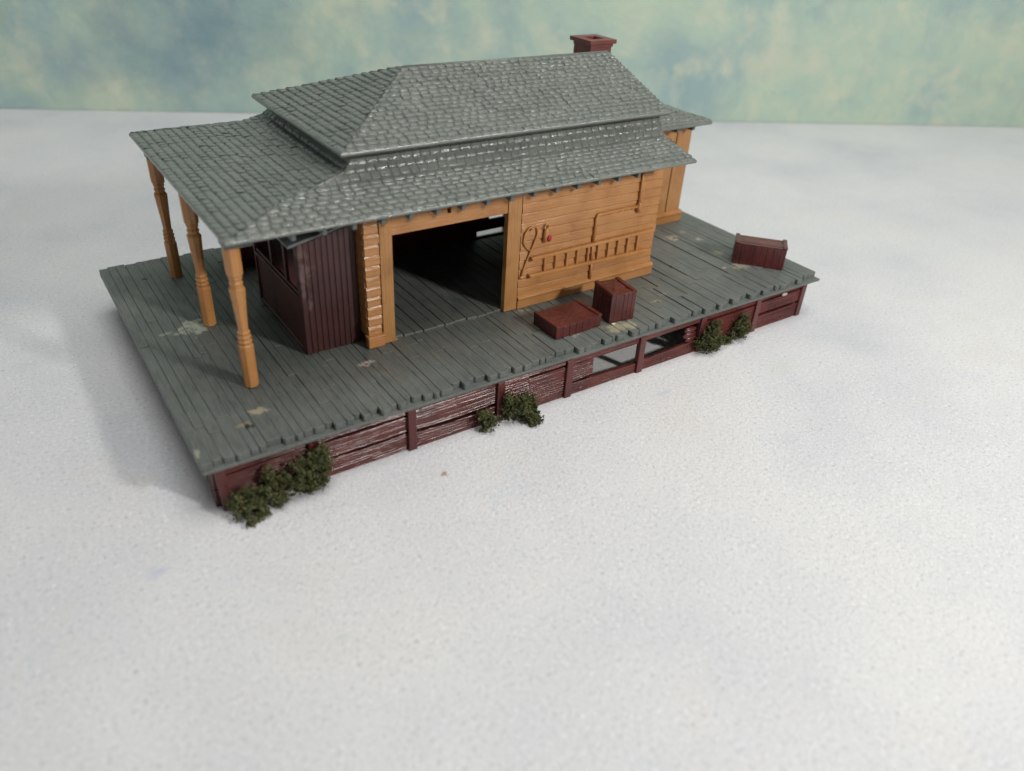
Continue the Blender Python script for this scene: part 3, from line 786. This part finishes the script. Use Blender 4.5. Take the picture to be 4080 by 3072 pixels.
b.add([(17.66, W0, WZ - .1), (Wx, W0, WZ - .1), (Wx, W1, WZ - .1), (17.66, W1, WZ - .1)], [(0, 3, 2, 1)])
wroof = b.build("wing_roof", M['roof'], bld, BR_, smooth=True, recalc=False)
b = MB(); b.box(17.66, Wx + .04, W0 - .04, W0 + .05, WZ - .13, WZ + .01); b.box(Wx - .05, Wx + .04, W0 + .05, W1 - .05, WZ - .13, WZ + .01); b.box(17.66, Wx + .04, W1 - .05, W1 + .04, WZ - .13, WZ + .01)
b.build("eave_trim", M['roof'], wroof, BR_, bevel=.03)
for x in (18.6, 19.6, 20.6, 21.55, 22.45):
    tail(x, W0 - .0, 0, 1, par=wroof, zb=5.86, zt_=6.16, ln=.3)

# ---- chimney
b = MB()
cx0, cx1, cy0, cy1 = 17.90, 18.93, 8.20, 9.25
b.box(cx0, cx1, cy0, cy0 + .2, 6.3, 9.12); b.box(cx0, cx1, cy1 - .2, cy1, 6.3, 9.12); b.box(cx0, cx0 + .2, cy0 + .2, cy1 - .2, 6.3, 9.12); b.box(cx1 - .2, cx1, cy0 + .2, cy1 - .2, 6.3, 9.12)
b.box(cx0 + .2, cx1 - .2, cy0 + .2, cy1 - .2, 6.3, 8.7)
chim = b.build("chimney", M['chimney'], bld, BR_, bevel=.02)
b = MB(); e = .13; zc0, zc1 = 9.12, 9.27
b.box(cx0 - .04, cx1 + .04, cy0 - .04, cy0 - .003, 9.0, 9.12); b.box(cx0 - .04, cx0 - .003, cy0, cy1, 9.0, 9.12)
b.box(cx0 - e, cx1 + e, cy0 - e, cy0 + .22, zc0, zc1); b.box(cx0 - e, cx1 + e, cy1 - .22, cy1 + e, zc0, zc1); b.box(cx0 - e, cx0 + .22, cy0 + .22, cy1 - .22, zc0, zc1); b.box(cx1 - .22, cx1 + e, cy0 + .22, cy1 - .22, zc0, zc1)
b.build("chimney_cap", M['chimney'], chim, BR_, bevel=.02)

# ---- turned columns under the canopy
for yy, dz in ((2.95, 0), (7.05, 0), (11.1, 0)):
    b = MB()
    q = math.pi / 8
    pr = [(.205, H + .01), (.212, 3.02), (.20, 3.06), (.165, 3.09), (.185, 3.13), (.205, 3.17), (.185, 3.21), (.16, 3.235), (.18, 3.27), (.20, 3.31), (.18, 3.35), (.155, 3.375), (.17, 3.41), (.185, 3.45), (.165, 3.49), (.14, 3.52),
          (.165, 4.0), (.205, 4.55), (.22, 4.76), (.195, 4.80), (.155, 4.85), (.18, 4.89), (.19, 4.93), (.17, 4.97), (.155, 5.0), (.175, 5.04), (.19, 5.08), (.175, 5.11), (.215, 5.16), (.225, 5.3), (.225, 6.1)]
    b.lathe(2.24, yy, pr, 8, q)
    o = b.build("support_column", M['tan'], bld, BR_, bevel=.012, seg=1, angle=20)

# ------------------------------------------------------------------ crates (things standing on the deck)
def crate(loc, size, rot, label, boards, group="maroon crates on the platform"):
    sx, sy, sz = size
    t = thing("crate", label, "crate", loc, group); t.rotation_euler = (0, 0, math.radians(rot))
    rnd = random.Random(int(sx * 100 + sz * 10))
    b = MB(); b.box(-sx / 2 + .02, sx / 2 - .02, -sy / 2 + .02, sy / 2 - .02, 0, sz - .06)
    n = boards; w = sx / n
    for i in range(n):
        a, c = -sx / 2 + i * w + .006, -sx / 2 + (i + 1) * w - .006; o_ = rnd.uniform(0, .02)
        b.box(a, c, -sy / 2 + o_ - .0, -sy / 2 + .06, 0, sz - .05); b.box(a, c, sy / 2 - .06, sy / 2 - o_, 0, sz - .05)
    n = max(2, int(sy / w)); w = sy / n
    for i in range(n):
        a, c = -sy / 2 + i * w + .006, -sy / 2 + (i + 1) * w - .006; o_ = rnd.uniform(0, .02)
        b.box(-sx / 2 + o_ + .0, -sx / 2 + .07, a + (.065 if i == 0 else 0), c - (.065 if i == n - 1 else 0), 0, sz - .05)
        b.box(sx / 2 - .07, sx / 2 - o_, a + (.065 if i == 0 else 0), c - (.065 if i == n - 1 else 0), 0, sz - .05)
    b.build("body", M['maroonV'], t, bevel=.022, seg=2)
    b = MB(); n = 5; w = (sy) / n
    for i in range(n): b.box(-sx / 2 + .12, sx / 2 - .12, -sy / 2 + i * w + .008, -sy / 2 + (i + 1) * w - .008, sz - .07, sz - .03 + rnd.uniform(-.012, .012))
    b.build("lid", M['maroon'], t, bevel=.02, seg=2)
    for sg in (-1, 1):
        b = MB(); xx = sg * (sx / 2 - .08); b.box(xx - .09, xx + .09, -sy / 2 - .01, sy / 2 + .01, sz - .09, sz + .02); b.build("batten", M['maroon'], t, bevel=.045, seg=3)
    return t
def brace(t, size):
    sx, sy, sz = size; b = MB(); w = .07
    p, q = Vector((-sx / 2 + .2, -sy / 2 + .1, 0)), Vector((sx / 2 - .2, sy / 2 - .1, 0)); d = (q - p).normalized(); n = Vector((-d.y, d.x, 0)) * w
    b.hexa([tuple(p - n + Vector((0, 0, sz - .06))), tuple(q - n + Vector((0, 0, sz - .06))), tuple(q + n + Vector((0, 0, sz - .06))), tuple(p + n + Vector((0, 0, sz - .06))),
            tuple(p - n + Vector((0, 0, sz - .008))), tuple(q - n + Vector((0, 0, sz - .008))), tuple(q + n + Vector((0, 0, sz - .008))), tuple(p + n + Vector((0, 0, sz - .008)))])
    b.build("brace", M['maroon'], t, bevel=.02)
sz1 = (1.93, 1.26, .46); t = crate((12.42, 1.44, H), sz1, 1.5, "low flat maroon crate lying near the front edge of the platform", 7); brace(t, sz1)
sz2 = (1.0, 1.15, 1.08); t = crate((14.31, 1.33, H), sz2, -7, "upright cube-shaped maroon crate beside the flat crate, below the ladder wall", 6); brace(t, sz2)
sz3 = (2.0, .96, .92); crate((22.52, 1.98, H), sz3, -48.5, "oblong maroon crate set askew alone at the far right end of the platform", 8)
sz4 = (1.8, 1.0, .82); crate((5.0, 11.2, H), sz4, 2, "maroon crate half hidden behind the bay window under the canopy", 6)

# ------------------------------------------------------------------ shrubs of ground foam
def shrub(base, blobs, label, seed, density=1500, chip=(.024, .050)):
    rnd = random.Random(seed); b = MB()
    for (x, y, z, r) in blobs:
        r *= .90
        n = int(density * (r / .3) ** 2)
        for i in range(n):
            v = Vector((rnd.gauss(0, 1), rnd.gauss(0, 1), rnd.gauss(0, 1))).normalized()
            rr = r * rnd.uniform(.25, 1.0) ** .5
            nz = noise.noise(Vector((x * 3 + v.x * 3.4, y * 3 + v.y * 3.4, z * 3 + v.z * 3.4)))
            rr *= .90 + 1.6 * nz
            p = Vector((x, y, z)) + v * rr
            if noise.noise(p * 5.5) < -.08: continue
            if p.z < .03: p.z = .03 + rnd.uniform(0, .05)
            if p.y > .02: p.y = .02 - rnd.uniform(0, .06)
            s_ = rnd.uniform(*chip)
            # crumpled chip: a squashed irregular octahedron
            ax = [Vector((rnd.uniform(-1, 1), rnd.uniform(-1, 1), rnd.uniform(-1, 1))).normalized() for _ in range(3)]
            pts = []
            for a in ax: pts += [p + a * s_ * rnd.uniform(.5, 1.2), p - a * s_ * rnd.uniform(.5, 1.2)]
            b.add([tuple(q) for q in pts], [(0, 2, 4), (2, 1, 4), (1, 3, 4), (3, 0, 4), (2, 0, 5), (1, 2, 5), (3, 1, 5), (0, 3, 5)])
    o = b.build("shrub", M['foam'], None, base, recalc=False)
    return tag(o, label, "shrub", "green foam shrubs along the platform skirting")
shrub((.9, -.3, 0), [(.62, -.28, .50, .22), (.92, -.30, .58, .24), (.74, -.45, .22, .26), (1.05, -.42, .30, .28), (1.40, -.28, .50, .26), (1.70, -.36, .28, .26), (1.25, -.55, .14, .16), (.80, -.75, .10, .15), (1.08, -.62, .08, .13), (1.46, -.2, .98, .13), (1.52, -.2, 1.14, .07), (1.66, -.24, .74, .22)],
      "sprawling dark green shrub at the front left corner of the platform", 61)
shrub((2.5, -.25, 0), [(2.02, -.30, .66, .24), (2.30, -.26, .90, .24), (2.50, -.30, .62, .26), (2.72, -.24, .98, .26), (2.98, -.22, 1.14, .20), (3.04, -.24, .78, .22), (2.82, -.32, .34, .24), (2.24, -.32, .42, .22), (2.55, -.36, .24, .18), (3.05, -.25, .50, .16)],
      "tall green shrub climbing the skirting beside the corner shrub", 62)
shrub((8.15, -.3, 0), [(8.08, -.28, .50, .20), (8.30, -.30, .36, .24), (8.10, -.36, .24, .20), (8.40, -.28, .24, .18)],
      "smallest round green shrub, left of the middle pair by a skirting post", 63)
shrub((9.3, -.35, 0), [(9.0, -.28, .88, .20), (9.02, -.30, .50, .24), (8.95, -.30, .22, .16), (9.35, -.36, .66, .26), (9.68, -.32, .62, .26), (9.45, -.45, .36, .28), (9.72, -.5, .20, .26), (9.60, -.78, .12, .20), (9.82, -.72, .10, .16), (9.85, -.34, .44, .18)],
      "ragged green shrub with a yellowish tip below the middle of the skirting", 64)
shrub((17.9, -.2, 0), [(17.4, -.20, .44, .20), (17.7, -.22, .70, .26), (17.98, -.20, .86, .26), (18.1, -.18, 1.06, .16), (17.85, -.26, .36, .30), (18.30, -.24, .34, .24), (18.6, -.24, .26, .20), (18.05, -.3, .2, .2)],
      "bushy green shrub right of the broken skirting boards", 65)
shrub((19.4, -.15, 0), [(19.12, -.18, .28, .18), (19.42, -.16, .62, .24), (19.72, -.14, .86, .20), (19.55, -.18, .36, .26), (19.86, -.16, .50, .22), (19.9, -.16, .26, .16), (18.95, -.2, .14, .13)],
      "leaning green shrub at the right, against the second last skirting post", 66)
